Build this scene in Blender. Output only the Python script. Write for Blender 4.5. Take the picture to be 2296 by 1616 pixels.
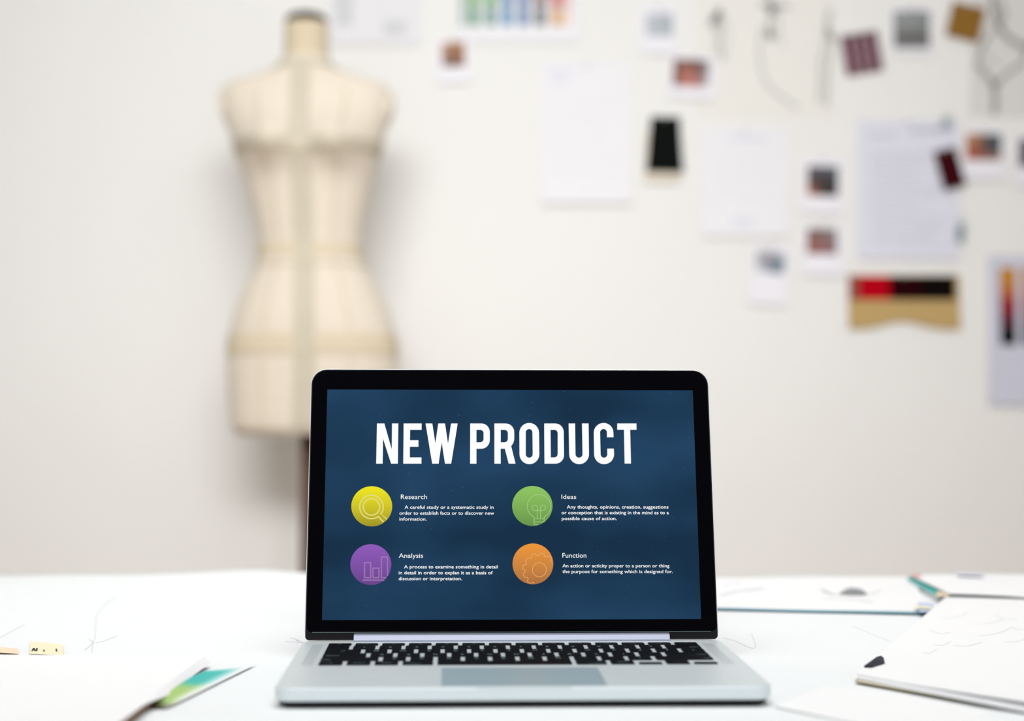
import bpy, bmesh, math, random
from mathutils import Vector, Matrix, noise
random.seed(7)
R = math.radians
for o in list(bpy.data.objects): bpy.data.objects.remove(o)
scene = bpy.context.scene
C = scene.collection

# ------------------------------------------------------------------ camera
TABLE = 0.75                       # height of the cloth-covered table surface
BASE_TOP = 0.0135                  # laptop palm-rest height above the table
CAM_Z = TABLE + BASE_TOP + 0.1732
FPX = 3770.7
PITCH, ROLL = R(1.709), R(0.104)
cam_data = bpy.data.cameras.new('camera')
cam = bpy.data.objects.new('camera', cam_data); C.objects.link(cam)
cam.matrix_world = Matrix.Translation((0, 0, CAM_Z)) @ Matrix.Rotation(math.pi/2 + PITCH, 4, 'X') @ Matrix.Rotation(ROLL, 4, 'Z')
cam_data.sensor_width = 36; cam_data.lens = FPX/2296*36
cam_data.clip_start = 0.02
cam_data.dof.use_dof = True
cam_data.dof.focus_distance = 1.295
cam_data.dof.aperture_fstop = 3.1
scene.camera = cam

# ------------------------------------------------------------------ light
WALL = 3.75                        # distance of the pin-board wall
scene.view_settings.view_transform = 'Standard'
scene.view_settings.look = 'None'
scene.view_settings.gamma = 1
scene.view_settings.exposure = 0.0
world = bpy.data.worlds.new('world'); scene.world = world; world.use_nodes = True
world.node_tree.nodes['Background'].inputs[0].default_value = (0.95, 0.975, 1.0, 1)
world.node_tree.nodes['Background'].inputs[1].default_value = 1.02
def area(name, loc, target, sx, sy, power, col=(1, 1, 1), spread=180):
    l = bpy.data.lights.new(name, 'AREA'); l.shape = 'RECTANGLE'; l.size = sx; l.size_y = sy
    l.energy = power; l.color = col; l.spread = R(spread)
    o = bpy.data.objects.new(name, l); C.objects.link(o); o.location = loc
    o.rotation_euler = (Vector(target)-Vector(loc)).to_track_quat('-Z', 'Y').to_euler()
    return o
area('added_wall_light', (0.02, 1.95, 2.15), (-0.22, 3.75, 1.20), 1.0, 0.6, 4.8, (1.0, 0.995, 0.98))  # unseen light added for the bright pool on the wall
area('added_front_light', (-0.10, -0.7, 2.75), (-0.20, 3.75, 1.15), 2.2, 1.0, 18.0, (1.0, 1.0, 1.0), 58)  # unseen light added behind the camera, spread narrowed so the wall corners fall off
area('added_table_light', (-0.05, 1.0, 2.3), (-0.02, 1.2, 0.75), 1.2, 0.9, 7.6, (0.97, 0.99, 1.0), 130)  # unseen overhead light added to brighten the tabletop

# ------------------------------------------------------------------ helpers
def lin(c):
    if isinstance(c, str): c = tuple(int(c[i:i+2], 16) for i in (0, 2, 4))
    return tuple((x/255/12.92 if x/255 <= 0.04045 else ((x/255+0.055)/1.055)**2.4) for x in c)
MATS = {}
def mat(name, col, rough=0.6, metal=0.0, spec=0.5, noise_scale=None, noise_amt=0.06, bump=0.0, bump_scale=200, sheen=0, aniso=0, coat=0):
    if name in MATS: return MATS[name]
    m = bpy.data.materials.new(name); m.use_nodes = True
    nt = m.node_tree; b = nt.nodes['Principled BSDF']
    c = lin(col)
    b.inputs['Base Color'].default_value = (*c, 1)
    b.inputs['Roughness'].default_value = rough
    b.inputs['Metallic'].default_value = metal
    b.inputs['Specular IOR Level'].default_value = spec
    if aniso: b.inputs['Anisotropic'].default_value = aniso
    if coat: b.inputs['Coat Weight'].default_value = coat
    if sheen: b.inputs['Sheen Weight'].default_value = sheen
    tc = nt.nodes.new('ShaderNodeTexCoord')
    n = nt.nodes.new('ShaderNodeTexNoise'); n.inputs['Scale'].default_value = noise_scale or 8
    n.inputs['Detail'].default_value = 5
    nt.links.new(tc.outputs['Object'], n.inputs['Vector'])
    mix = nt.nodes.new('ShaderNodeMix'); mix.data_type = 'RGBA'
    mix.inputs[6].default_value = (*[x*(1-noise_amt) for x in c], 1)
    mix.inputs[7].default_value = (*[min(1, x*(1+noise_amt)) for x in c], 1)
    nt.links.new(n.outputs['Fac'], mix.inputs[0]); nt.links.new(mix.outputs[2], b.inputs['Base Color'])
    if bump:
        n2 = nt.nodes.new('ShaderNodeTexNoise'); n2.inputs['Scale'].default_value = bump_scale
        nt.links.new(tc.outputs['Object'], n2.inputs['Vector'])
        bp = nt.nodes.new('ShaderNodeBump'); bp.inputs['Strength'].default_value = bump; bp.inputs['Distance'].default_value = 0.001
        nt.links.new(n2.outputs['Fac'], bp.inputs['Height']); nt.links.new(bp.outputs[0], b.inputs['Normal'])
    MATS[name] = m; return m
def emis(name, col, strength=1.0):
    if name in MATS: return MATS[name]
    m = bpy.data.materials.new(name); m.use_nodes = True; nt = m.node_tree; nt.nodes.clear()
    out = nt.nodes.new('ShaderNodeOutputMaterial'); e = nt.nodes.new('ShaderNodeEmission')
    e.inputs[0].default_value = (*lin(col), 1); e.inputs[1].default_value = strength
    nt.links.new(e.outputs[0], out.inputs[0]); MATS[name] = m; return m
def attr_mat(name, emission=False, rough=0.5):
    if name in MATS: return MATS[name]
    m = bpy.data.materials.new(name); m.use_nodes = True; nt = m.node_tree; b = nt.nodes['Principled BSDF']
    a = nt.nodes.new('ShaderNodeAttribute'); a.attribute_name = 'Col'
    if emission:
        e = nt.nodes.new('ShaderNodeEmission'); nt.links.new(a.outputs['Color'], e.inputs[0])
        nt.links.new(e.outputs[0], nt.nodes['Material Output'].inputs[0])
    else:
        b.inputs['Roughness'].default_value = rough; b.inputs['Specular IOR Level'].default_value = 0.3
        nt.links.new(a.outputs['Color'], b.inputs['Base Color'])
    MATS[name] = m; return m

def link(name, me, m, parent=None):
    if m is not None: me.materials.append(m)
    o = bpy.data.objects.new(name, me); C.objects.link(o)
    if parent: o.parent = parent
    return o
def from_data(name, vs, fs, m, parent=None, smooth=False, cols=None):
    me = bpy.data.meshes.new(name); me.from_pydata([tuple(v) for v in vs], [], fs); me.validate(); me.update()
    if smooth:
        for p in me.polygons: p.use_smooth = True
    if cols:
        a = me.color_attributes.new('Col', 'FLOAT_COLOR', 'POINT')
        for i, c in enumerate(cols): a.data[i].color = (*c, 1)
    return link(name, me, m, parent)
def from_bm(name, bm, m, parent=None, smooth=False):
    bmesh.ops.recalc_face_normals(bm, faces=bm.faces)
    me = bpy.data.meshes.new(name); bm.to_mesh(me); bm.free()
    if smooth:
        for p in me.polygons: p.use_smooth = True
    return link(name, me, m, parent)
def bevel_mod(o, w, seg=2):
    b = o.modifiers.new('bevel', 'BEVEL'); b.width = w; b.segments = seg; b.limit_method = 'ANGLE'; b.angle_limit = R(35); return o
def solid(o, t, off=-1):
    s = o.modifiers.new('solid', 'SOLIDIFY'); s.thickness = t; s.offset = off; return o
def tag(o, label=None, cat=None, group=None, kind=None):
    if label: o['label'] = label
    if cat: o['category'] = cat
    if group: o['group'] = group
    if kind: o['kind'] = kind
    return o
def thing(name, label, cat, loc=(0, 0, 0), rz=0, group=None):
    o = bpy.data.objects.new(name, None); C.objects.link(o); o.empty_display_size = 0.05
    o.location = loc; o.rotation_euler = (0, 0, rz); return tag(o, label, cat, group)
def box_bm(bm, x0, x1, y0, y1, z0, z1):
    v = [bm.verts.new(p) for p in ((x0,y0,z0),(x1,y0,z0),(x1,y1,z0),(x0,y1,z0),(x0,y0,z1),(x1,y0,z1),(x1,y1,z1),(x0,y1,z1))]
    for f in ((0,3,2,1),(4,5,6,7),(0,1,5,4),(1,2,6,5),(2,3,7,6),(3,0,4,7)): bm.faces.new([v[i] for i in f])
def box(name, x0, x1, y0, y1, z0, z1, m, parent=None, bev=0):
    bm = bmesh.new(); box_bm(bm, x0, x1, y0, y1, z0, z1); o = from_bm(name, bm, m, parent)
    if bev: bevel_mod(o, bev)
    return o
def rrect(x0, x1, y0, y1, r, n=8, rs=None):
    """rounded rectangle outline, ccw; rs = radii (bl, br, tr, tl)"""
    rs = rs or (r, r, r, r); pts = []
    for (cx, cy, a0, rr) in ((x0+rs[0], y0+rs[0], 180, rs[0]), (x1-rs[1], y0+rs[1], 270, rs[1]), (x1-rs[2], y1-rs[2], 0, rs[2]), (x0+rs[3], y1-rs[3], 90, rs[3])):
        if rr <= 1e-6: pts.append((cx, cy)); continue
        for i in range(n+1):
            a = R(a0+90*i/n); pts.append((cx+rr*math.cos(a), cy+rr*math.sin(a)))
    return pts
def prism_bm(bm, layers, cap0=True, cap1=True):
    """layers: list of vertex loops of equal length"""
    rows = [[bm.verts.new(p) for p in L] for L in layers]; n = len(rows[0])
    for a, b in zip(rows, rows[1:]):
        for i in range(n): bm.faces.new((a[i], a[(i+1) % n], b[(i+1) % n], b[i]))
    if cap0: bm.faces.new(list(reversed(rows[0])))
    if cap1: bm.faces.new(rows[-1])
def tube_bm(bm, pts, r, n=8, caps=True):
    pts = [Vector(p) for p in pts]; rr = r if isinstance(r, (list, tuple)) else [r]*len(pts); rows = []
    for i, p in enumerate(pts):
        d = (pts[min(i+1, len(pts)-1)]-pts[max(i-1, 0)]).normalized()
        u = d.cross(Vector((0, 0, 1)) if abs(d.z) < 0.9 else Vector((1, 0, 0))).normalized(); w = d.cross(u)
        rows.append([p+(u*math.cos(2*math.pi*k/n)+w*math.sin(2*math.pi*k/n))*rr[i] for k in range(n)])
    prism_bm(bm, rows, caps, caps)

# measuring: rays through photo positions, used to read off where things stand on the table, wall or screen plane
def ray(u, v):
    return (cam.matrix_world.to_3x3() @ Vector(((u-1148)/FPX, -(v-808)/FPX, -1)))
EYE = Vector((0, 0, CAM_Z))
def on_table(u, v, z=TABLE):
    d = ray(u, v); return EYE + d*((z-CAM_Z)/d.z)
def on_depth(u, v, y):
    d = ray(u, v); return EYE + d*(y/d.y)

# ------------------------------------------------------------------ setting
m_wall = mat('wall_paint', (240, 240, 238), 0.9, noise_scale=3, noise_amt=0.012, spec=0.2, bump=0.15, bump_scale=60)
def struct(o): o['kind'] = 'structure'; return o
struct(box('floor', -2.8, 2.8, -1.5, WALL+0.2, -0.1, 0, mat('floor_boards', (196, 164, 132), 0.6, noise_scale=5, noise_amt=0.12)))
struct(box('wall_back', -2.8, 2.8, WALL, WALL+0.12, 0, 3.0, m_wall))
struct(box('wall_left', -2.8, -2.68, -1.5, WALL, 0, 3.0, m_wall))
struct(box('wall_right', 2.68, 2.8, -1.5, WALL, 0, 3.0, m_wall))
struct(box('ceiling', -2.8, 2.8, -1.5, WALL+0.12, 3.0, 3.1, m_wall))
struct(box('baseboard_back', -2.68, 2.68, WALL-0.015, WALL, 0, 0.09, mat('baseboard_paint', (235, 233, 228), 0.5), bev=0.004))

# ------------------------------------------------------------------ table and cloth
m_wood = mat('table_wood', (196, 178, 150), 0.5, noise_scale=12, noise_amt=0.15)
tb = thing('work_table', 'long work table under the white cloth, holding the laptop', 'table', (0, 1.1, 0))
TX, TY0, TY1 = 1.25, 0.35, 1.905
box('tabletop', -TX, TX, TY0-1.1, TY1-1.1, TABLE-0.034, TABLE-0.004, m_wood, tb, 0.003)
for sx in (-1, 1):
    for y in (TY0+0.08, TY1-0.08):
        box('leg', sx*(TX-0.08)-0.03, sx*(TX-0.08)+0.03, y-1.13, y-1.07, 0, TABLE-0.034, m_wood, tb, 0.004)
m_cloth = mat('white_cloth', (243, 246, 247), 0.85, noise_scale=30, noise_amt=0.006, spec=0.2, bump=0.3, bump_scale=900)
def smooth(a, b, x):
    t = max(0, min(1, (x-a)/(b-a))); return t*t*(3-2*t)
def gauss(x, c, s): return math.exp(-((x-c)/s)**2)
def cloth_z(x, y):
    h = 0.0004*(noise.noise(Vector((x*6, y*5, 0.3)))+0.5*noise.noise(Vector((x*17, y*9, 2))))
    lap = smooth(-0.22, -0.17, x)*(1-smooth(0.19, 0.24, x))*smooth(1.02, 1.06, y)*(1-smooth(1.3, 1.36, y))
    h = h*(1-lap)
    back = smooth(1.72, 1.88, y)
    h += back*(0.0065*gauss(x, -0.285, 0.055)+0.004*gauss(x, -0.36, 0.06)+0.0012*math.sin(x*23))
    # soft fold just in front of the laptop
    h += 0.0016*gauss(y, 1.03, 0.022)*(0.5+0.5*math.sin(x*26+0.6))
    
    return TABLE + max(h, -0.0004)
nx, ny = 200, 130; vs = []; fs = []
HANG = 0.28
prof = []                                        # across the table depth, hanging over both ends
for j in range(ny+1): prof.append((TY0+(TY1-TY0)*j/ny, 0))
def cloth_pt(x, s_y, drop): return (x, s_y, cloth_z(x, s_y)-drop)
rows = []
for k in range(8, 0, -1): rows.append([(x_, TY0-0.012-0.006*math.sin(x_*14)*k/8, TABLE-0.008-HANG*k/8) for x_ in [-TX+2*TX*i/nx for i in range(nx+1)]])
for (y, d) in prof: rows.append([cloth_pt(-TX+2*TX*i/nx, y, 0) for i in range(nx+1)])
for k in range(1, 9): rows.append([(x_, TY1+0.010+0.008*math.sin(x_*11)*k/8, cloth_z(x_, TY1)-0.008-HANG*k/8) for x_ in [-TX+2*TX*i/nx for i in range(nx+1)]])
vs = [p for r in rows for p in r]
for j in range(len(rows)-1):
    for i in range(nx):
        a = j*(nx+1)+i; fs.append((a, a+1, a+nx+2, a+nx+1))
cl = from_data('tablecloth', vs, fs, m_cloth, smooth=True)
solid(cl, 0.0015, -1)
tag(cl, 'white cloth spread over the work table under the laptop and papers', 'tablecloth')

# ------------------------------------------------------------------ laptop
LX, LY, LYAW = 0.00844, 1.06015, R(2.086)
m_alu = mat('brushed_aluminium', (216, 225, 228), 0.42, metal=0.2, noise_scale=40, noise_amt=0.02, bump=0.05, bump_scale=3000)
m_alu_edge = mat('aluminium_edge', (228, 232, 235), 0.30, metal=0.4, noise_scale=40, noise_amt=0.02)
m_pad = mat('touchpad_glass', (166, 186, 195), 0.4, metal=0.2, noise_scale=30, noise_amt=0.02)
m_key = mat('black_key', (9, 9, 13), 0.6, spec=0.1, noise_amt=0.1)
m_rub = mat('black_rubber', (18, 15, 16), 0.8, spec=0.2)
m_bez = mat('black_bezel_glass', (2, 2, 5), 0.05, spec=0.02, noise_amt=0.2)
m_hinge = mat('hinge_aluminium', (150, 155, 172), 0.4, metal=0.5, noise_amt=0.02)
lap = thing('laptop', 'open silver laptop with black keys showing a NEW PRODUCT slide', 'laptop', (LX, LY, TABLE), LYAW)
LAPM = Matrix.Translation((LX, LY, TABLE)) @ Matrix.Rotation(LYAW, 4, 'Z')
# base: unibody with rounded corners, slightly bowed underside
bm = bmesh.new(); W2 = 0.157; D = 0.219
def lay(inset, z, r=0.011): return [(x, y, z) for x, y in rrect(-W2+inset, W2-inset, inset, D-inset, max(r-inset, 0.003), 10)]
prism_bm(bm, [lay(0.0045, 0.0042), lay(0.0018, 0.0046), lay(0.0005, 0.0055), lay(0, 0.007), lay(0, 0.0125), lay(0.0003, 0.0132), lay(0.001, BASE_TOP)])
base = from_bm('base', bm, m_alu, lap)
bv = base.modifiers.new('notch', 'BOOLEAN')
bm = bmesh.new()
prism_bm(bm, [[(x, y, z) for x, z in rrect(-0.029, 0.029, 0.0108, 0.020, 0.0025, 6)] for y in (-0.004, 0.0016)])
cut = from_bm('cutter', bm, m_alu)
cut.parent = lap
bv.object = cut; bv.operation = 'DIFFERENCE'; bv.solver = 'EXACT'
bpy.context.view_layer.update()
dg = bpy.context.evaluated_depsgraph_get()
me_cut = bpy.data.meshes.new_from_object(base.evaluated_get(dg))
base.modifiers.clear(); base.data = me_cut; bpy.data.objects.remove(cut)
for p in base.data.polygons: p.use_smooth = False
# underside panel blackened and widened to stand in for shadow under base; feet
bm = bmesh.new(); prism_bm(bm, [lay(0.014, 0.0007), lay(0.006, 0.0012), lay(0.003, 0.0026), lay(0.0030, 0.00435)])
from_bm('bottom_shadow_panel', bm, m_rub, lap)
for sx in (-1, 1):
    for y in (0.022, 0.197):
        bm = bmesh.new(); tube_bm(bm, [(sx*0.135, y, 0.0001), (sx*0.135, y, 0.0008), (sx*0.135, y, 0.0018)], [0.007, 0.0075, 0.0078], 20)
        from_bm('rubber_foot', bm, m_rub, lap)
# touchpad
bm = bmesh.new()
prism_bm(bm, [[(x, y, z) for x, y in rrect(-0.0525, 0.0525, 0.0045, 0.0800, 0.003, 5)] for z in (BASE_TOP-0.0005, BASE_TOP+0.00012)])
from_bm('touchpad', bm, m_pad, lap)
# keyboard
def text_mesh(body, size=1.0, bold=0.0, align='LEFT'):
    cu = bpy.data.curves.new('t', 'FONT'); cu.body = body; cu.size = size; cu.offset = bold; cu.align_x = align; cu.resolution_u = 3
    o = bpy.data.objects.new('t', cu); C.objects.link(o)
    d = bpy.context.evaluated_depsgraph_get(); d.update()
    me = bpy.data.meshes.new_from_object(o.evaluated_get(d)); bpy.data.objects.remove(o); bpy.data.curves.remove(cu)
    return me
GLY = {}
def glyph_data(body, bold=0.0):
    if (body, bold) not in GLY:
        me = text_mesh(body, 1.0, bold); GLY[(body, bold)] = ([v.co.copy() for v in me.vertices], [tuple(p.vertices) for p in me.polygons]); bpy.data.meshes.remove(me)
    return GLY[(body, bold)]
U = 0.01905; GAP = 0.00305; KF, KB = 0.0920, 0.1974; X0 = -0.1365
m_leg = mat('key_legend_print', (150, 190, 185), 0.6)
def key(x0, w, y0, h, legend, small=False):
    bm = bmesh.new(); z0, z1 = BASE_TOP-0.001, BASE_TOP+0.0007
    L = lambda ins, z: [(x, y, z) for x, y in rrect(x0+ins, x0+w-ins, y0+ins, y0+h-ins, 0.0016, 3)]
    prism_bm(bm, [L(0, z0), L(0, z1-0.0002), L(0.0002, z1)])
    k = from_bm('key', bm, m_key, lap)
    if legend:
        V, F = glyph_data(legend)
        if V:
            xs = [v.x for v in V]; ys = [v.y for v in V]
            s = 0.0048 if len(legend) == 1 else 0.0026
            if small: s = 0.0022
            cx, cy = (min(xs)+max(xs))/2, (min(ys)+max(ys))/2
            px, py = x0+w/2, y0+h/2
            if len(legend) > 3 and w > 0.02:       # word legends sit in the corner
                py = y0+0.0035
                px = x0+0.0022+(max(xs)-min(xs))*s/2 if x0 < 0 else x0+w-0.0022-(max(xs)-min(xs))*s/2
            from_data('key_legend', [(px+(v.x-cx)*s, py+(v.y-cy)*s, z1+0.00006) for v in V], F, m_leg, k)
def krow(y0, h, keys, small=False):
    x = X0
    for w, lg in keys:
        key(x, w*U-GAP, y0, h, lg, small); x += w*U
H = 0.016
yr = [KF + i*U for i in range(6)]
krow(yr[5], KB-yr[5], [(14.5/14, s) for s in ['esc']+['F%d' % i for i in range(1, 13)]+['O']], True)
krow(yr[4], H, [(1, s) for s in '`1234567890-=']+[(1.5, 'delete')])
krow(yr[3], H, [(1.5, 'tab')]+[(1, s) for s in 'QWERTYUIOP[]\\'])
krow(yr[2], H, [(1.75, 'caps lock')]+[(1, s) for s in "ASDFGHJKL;'"]+[(1.75, 'return')])
krow(yr[1], H, [(2.25, 'shift')]+[(1, s) for s in 'ZXCVBNM,./']+[(2.25, 'shift')])
krow(yr[0], H, [(1, 'fn'), (1, 'control'), (1, 'option'), (1.25, 'command'), (5, ''), (1.25, 'command'), (1, 'option')])
xa = X0+11.5*U
key(xa, U-GAP, yr[0], 0.0075, '<', True)
key(xa+U, U-GAP, yr[0], 0.0075, 'v', True)
key(xa+U, U-GAP, yr[0]+0.0083, 0.0077, '^', True)
key(xa+2*U, U-GAP, yr[0], 0.0075, '>', True)
# speaker grilles beside the keyboard
for sx in (-1, 1):
    bm = bmesh.new()
    for i in range(5):
        for j in range(52):
            x = sx*0.1445+(i-2)*0.0016; y = 0.0945+j*0.00195; r = 0.00035
            f = bm.faces.new([bm.verts.new((x+r*math.cos(a*math.pi/3), y+r*math.sin(a*math.pi/3), BASE_TOP+0.00008)) for a in range(6)])
    from_bm('speaker_grille', bm, mat('grille_hole', (90, 95, 100), 0.7), lap)
# hinge cover
bm = bmesh.new()
prism_bm(bm, [[(x, 0.2125+a, b) for a, b in ((-0.0040, BASE_TOP-0.001), (-0.0040, BASE_TOP+0.0012), (-0.0024, BASE_TOP+0.0048), (0.0, BASE_TOP+0.0058), (0.0045, BASE_TOP+0.0054), (0.006, BASE_TOP+0.001), (0.006, BASE_TOP-0.001))] for x in (-0.1190, 0.1185)])
hg = from_bm('hinge_cover', bm, m_hinge, lap)
# lid
TILT = R(13.78)
LW = 0.1563; LH = 0.2103
bm = bmesh.new()
def lidlay(ins, y, r=0.0125): return [(x, y, z) for x, z in rrect(-LW+ins, LW-ins, ins, LH-ins, 0, 10, rs=[max(q-ins, 0.0012) for q in (0.006, 0.006, r, r)])]
prism_bm(bm, [lidlay(0.0012, -0.0001), lidlay(0.0002, 0.0004), lidlay(0, 0.0014), lidlay(0.0001, 0.003), lidlay(0.0012, 0.0044), lidlay(0.004, 0.0052), lidlay(0.012, 0.0056)])
lid = from_bm('lid', bm, m_alu_edge, lap)
lid.location = (0, 0.213, BASE_TOP+0.0016); lid.rotation_euler = (-TILT, 0, 0)
LIDM = LAPM @ Matrix.Translation(lid.location) @ Matrix.Rotation(-TILT, 4, 'X')
bm = bmesh.new()
def bz(ins, y): return [(x, y, z) for x, z in rrect(-LW+ins, LW-ins, 0.0048+ins*0.3, LH-ins, 0, 10, rs=(0.004, 0.004, 0.0115, 0.0115))]
prism_bm(bm, [bz(0.0016, -0.0001), bz(0.0015, -0.0007), bz(0.0018, -0.0009)])
bez = from_bm('bezel', bm, m_bez, lid); bez['label'] = 'glossy black screen border'
bm = bmesh.new()
def gk(ins, y): return [(x, y, z) for x, z in rrect(-LW+ins, LW-ins, -0.0008, LH-ins, 0, 10, rs=(0.003, 0.003, 0.012, 0.012))]
prism_bm(bm, [gk(0.0006, 0.0003), gk(0.0007, -0.0004)])
from_bm('gasket', bm, mat('black_gasket', (8, 8, 12), 0.6, spec=0.15), lid)
bm = bmesh.new()
tube_bm(bm, [(-LW+0.006, -0.0011, 0.0049), (0, -0.0011, 0.0047), (LW-0.006, -0.0011, 0.0049)], 0.00022, 6)
from_bm('glass_edge', bm, mat('glass_edge', (60, 88, 90), 0.3), lid)
INVL = LIDM.inverted()
def on_screen(u, v, depth=-0.00095):
    o = INVL @ EYE; d = (INVL.to_3x3() @ ray(u, v)); t = (depth-o.y)/d.y; p = o+d*t; return (p.x, p.z)
# display: dark blue slide, softly mottled by noise in the emission
SX0, SX1, SZ0, SZ1 = -0.14325, 0.14325, 0.01417, 0.19317
m_scr = bpy.data.materials.new('slide_blue_mottle'); m_scr.use_nodes = True
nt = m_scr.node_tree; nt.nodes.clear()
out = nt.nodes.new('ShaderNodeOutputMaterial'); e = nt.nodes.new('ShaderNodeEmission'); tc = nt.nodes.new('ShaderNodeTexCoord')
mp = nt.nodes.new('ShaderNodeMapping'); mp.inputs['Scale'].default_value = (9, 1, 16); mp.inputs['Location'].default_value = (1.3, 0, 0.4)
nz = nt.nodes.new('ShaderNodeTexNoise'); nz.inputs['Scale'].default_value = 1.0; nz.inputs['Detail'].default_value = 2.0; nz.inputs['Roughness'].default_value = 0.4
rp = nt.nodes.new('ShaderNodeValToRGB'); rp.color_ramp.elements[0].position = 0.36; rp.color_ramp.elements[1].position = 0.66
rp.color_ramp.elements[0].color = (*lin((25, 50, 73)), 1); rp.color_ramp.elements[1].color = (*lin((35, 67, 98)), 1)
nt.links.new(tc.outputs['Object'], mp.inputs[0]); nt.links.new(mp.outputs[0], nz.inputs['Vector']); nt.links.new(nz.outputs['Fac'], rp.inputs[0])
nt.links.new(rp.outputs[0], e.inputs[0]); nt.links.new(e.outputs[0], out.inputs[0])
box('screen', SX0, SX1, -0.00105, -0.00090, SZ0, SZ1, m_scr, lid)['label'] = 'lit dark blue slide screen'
YS = -0.00112
def sv(p, k=0): return (p[0], YS-0.00003*k, p[1])
# slide title, drawn letter by letter (condensed bold capitals)
def zt(x, y): return (770+x/3.3765, 930+y/3.3765)
def arc(x0, y0, x1, y1, corner, n=7):
    """quarter ellipse from (x0,y0) to (x1,y1) around the given corner"""
    cx, cy = corner; P = []
    # centre is opposite of the corner
    ox, oy = x0+x1-cx, y0+y1-cy
    for i in range(n+1):
        a = i/n*math.pi/2
        P.append((ox+(x0-ox)*math.cos(a)+(x1-ox)*math.sin(a), oy+(y0-oy)*math.cos(a)+(y1-oy)*math.sin(a)))
    return P
def A(*a): return arc(*a)
LET = {
 'N': [[(254,65),(310,65),(366,262),(368,65),(416,65),(412,369),(361,369),(300,180),(297,369),(248,369)]],
 'E': [[(456,65),(592,65),(592,113),(505,113),(504,192),(568,192),(568,241),(503,241),(503,322),(591,322),(591,369),(453,369)]],
 'W': [[(622,65),(673,65),(696,217),(718,65),(769,65),(792,217),(815,65),(865,65),(816,369),(769,369),(744,208),(721,369),(672,369)]],
 'P': [[(960,65)]+A(1045,65,1108,130,(1108,65))+A(1108,190,1045,256,(1108,256))+[(1007,256),(1007,369),(959,369)],
       [(1007,113)]+A(1036,113,1061,140,(1061,113))+A(1061,182,1034,208,(1061,208))+[(1007,208)]],
 'R': [[(1143,65)]+A(1228,65,1293,130,(1293,65))+[(1293,185),(1287,212),(1270,236),(1303,369),(1251,369),(1222,256),(1190,256),(1191,369),(1143,369)],
       [(1191,113)]+A(1220,113,1245,140,(1245,113))+A(1245,182,1218,208,(1245,208))+[(1191,208)]],
 'O': [A(1332,136,1406,61,(1332,61))+A(1406,61,1481,136,(1481,61))+A(1483,298,1408,373,(1483,373))+A(1408,373,1333,298,(1333,373)),
       A(1380,133,1406,107,(1380,107))+A(1406,107,1431,133,(1431,107))+A(1433,298,1407,324,(1433,324))+A(1407,324,1380,298,(1380,324))],
 'D': [[(1520,65)]+A(1603,65,1668,130,(1668,65))+A(1670,304,1606,369,(1670,369))+[(1522,369)],
       [(1568,113)]+A(1597,113,1622,140,(1622,113))+A(1622,296,1597,322,(1622,322))+[(1570,322)]],
 'U': [[(1705,65),(1754,65)]+A(1757,298,1783,324,(1757,324))+A(1783,324,1810,298,(1810,324))+[(1806,65),(1856,65)]+A(1859,298,1785,373,(1859,373))+A(1785,373,1709,298,(1709,373))],
 'C': [[(2045,169)]+A(2044,135,1970,61,(2044,61))+A(1970,61,1895,135,(1895,61))+A(1898,298,1974,373,(1898,373))+A(1974,373,2049,298,(2049,373))+[(2047,255),(1997,255)]
       +A(1998,298,1973,324,(1998,324))+A(1973,324,1947,298,(1947,324))+A(1943,133,1969,107,(1943,107))+A(1969,107,1995,133,(1995,107))+[(1995,169)]],
 'T': [[(2073,65),(2218,65),(2219,112),(2171,112),(2177,368),(2129,368),(2124,112),(2073,112)]],
}
m_white = emis('slide_white', (255, 255, 255))
def poly_fill(loops):
    cu = bpy.data.curves.new('l', 'CURVE'); cu.dimensions = '2D'; cu.fill_mode = 'BOTH'
    for L in loops:
        sp = cu.splines.new('POLY'); sp.points.add(len(L)-1); sp.use_cyclic_u = True
        for i, (x, y) in enumerate(L): sp.points[i].co = (x*1000, y*1000, 0, 1)
    o = bpy.data.objects.new('l', cu); C.objects.link(o)
    d = bpy.context.evaluated_depsgraph_get(); d.update()
    me = bpy.data.meshes.new_from_object(o.evaluated_get(d)); bpy.data.objects.remove(o)
    V = [(v.co.x/1000, v.co.y/1000) for v in me.vertices]; F = [tuple(p.vertices) for p in me.polygons]
    return V, F
TV, TF = [], []
for ch, loops in LET.items():
    V, F = poly_fill([[on_screen(*zt(x, y)) for x, y in L] for L in loops])
    b = len(TV); TV += V; TF += [tuple(i+b for i in f) for f in F]
from_data('slide_title', [sv(p) for p in TV], TF, m_white, lid)['label'] = 'white heading NEW PRODUCT'
# body copy
def z7(x, y): return (770+x/6.2167, 1070+y/6.2154)
def z8(x, y): return (1130+x/5.74, 1070+y/5.7385)
def text_line(name, Z, s, x0, x1, yb, cap, bold=0.008):
    V, F = glyph_data(s, bold)
    a = on_screen(*Z(x0, yb)); b = on_screen(*Z(x1, yb)); c = on_screen(*Z(x0, yb-cap))
    xs = [v.x for v in V]; mx, Mx = min(xs), max(xs)
    kx = (b[0]-a[0])/(Mx-mx); kz = (c[1]-a[1])/0.70
    VV = []
    for v in V:
        t = (v.x-mx)/(Mx-mx); VV.append((a[0]+(v.x-mx)*kx, YS, a[1]+(b[1]-a[1])*t+v.y*kz))
    return VV, F
def text_block(label, Z, lines, cap, bold=0.008):
    VV, FF = [], []
    for (s, x0, x1, yb) in lines:
        V, F = text_line('x', Z, s, x0, x1, yb, cap, bold); b = len(VV); VV += V; FF += [tuple(i+b for i in f) for f in F]
    o = from_data('slide_text', VV, FF, m_white, lid); o['label'] = label
text_block('white Research paragraph', z7, [('A careful study or a systematic study in', 852, 2093, 437), ('order to establish facts or to discover new', 780, 2101, 519), ('information.', 780, 1160, 602)], 46)
text_block('white word Research', z7, [('Research', 800, 1165, 302)], 64, 0)
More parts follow.
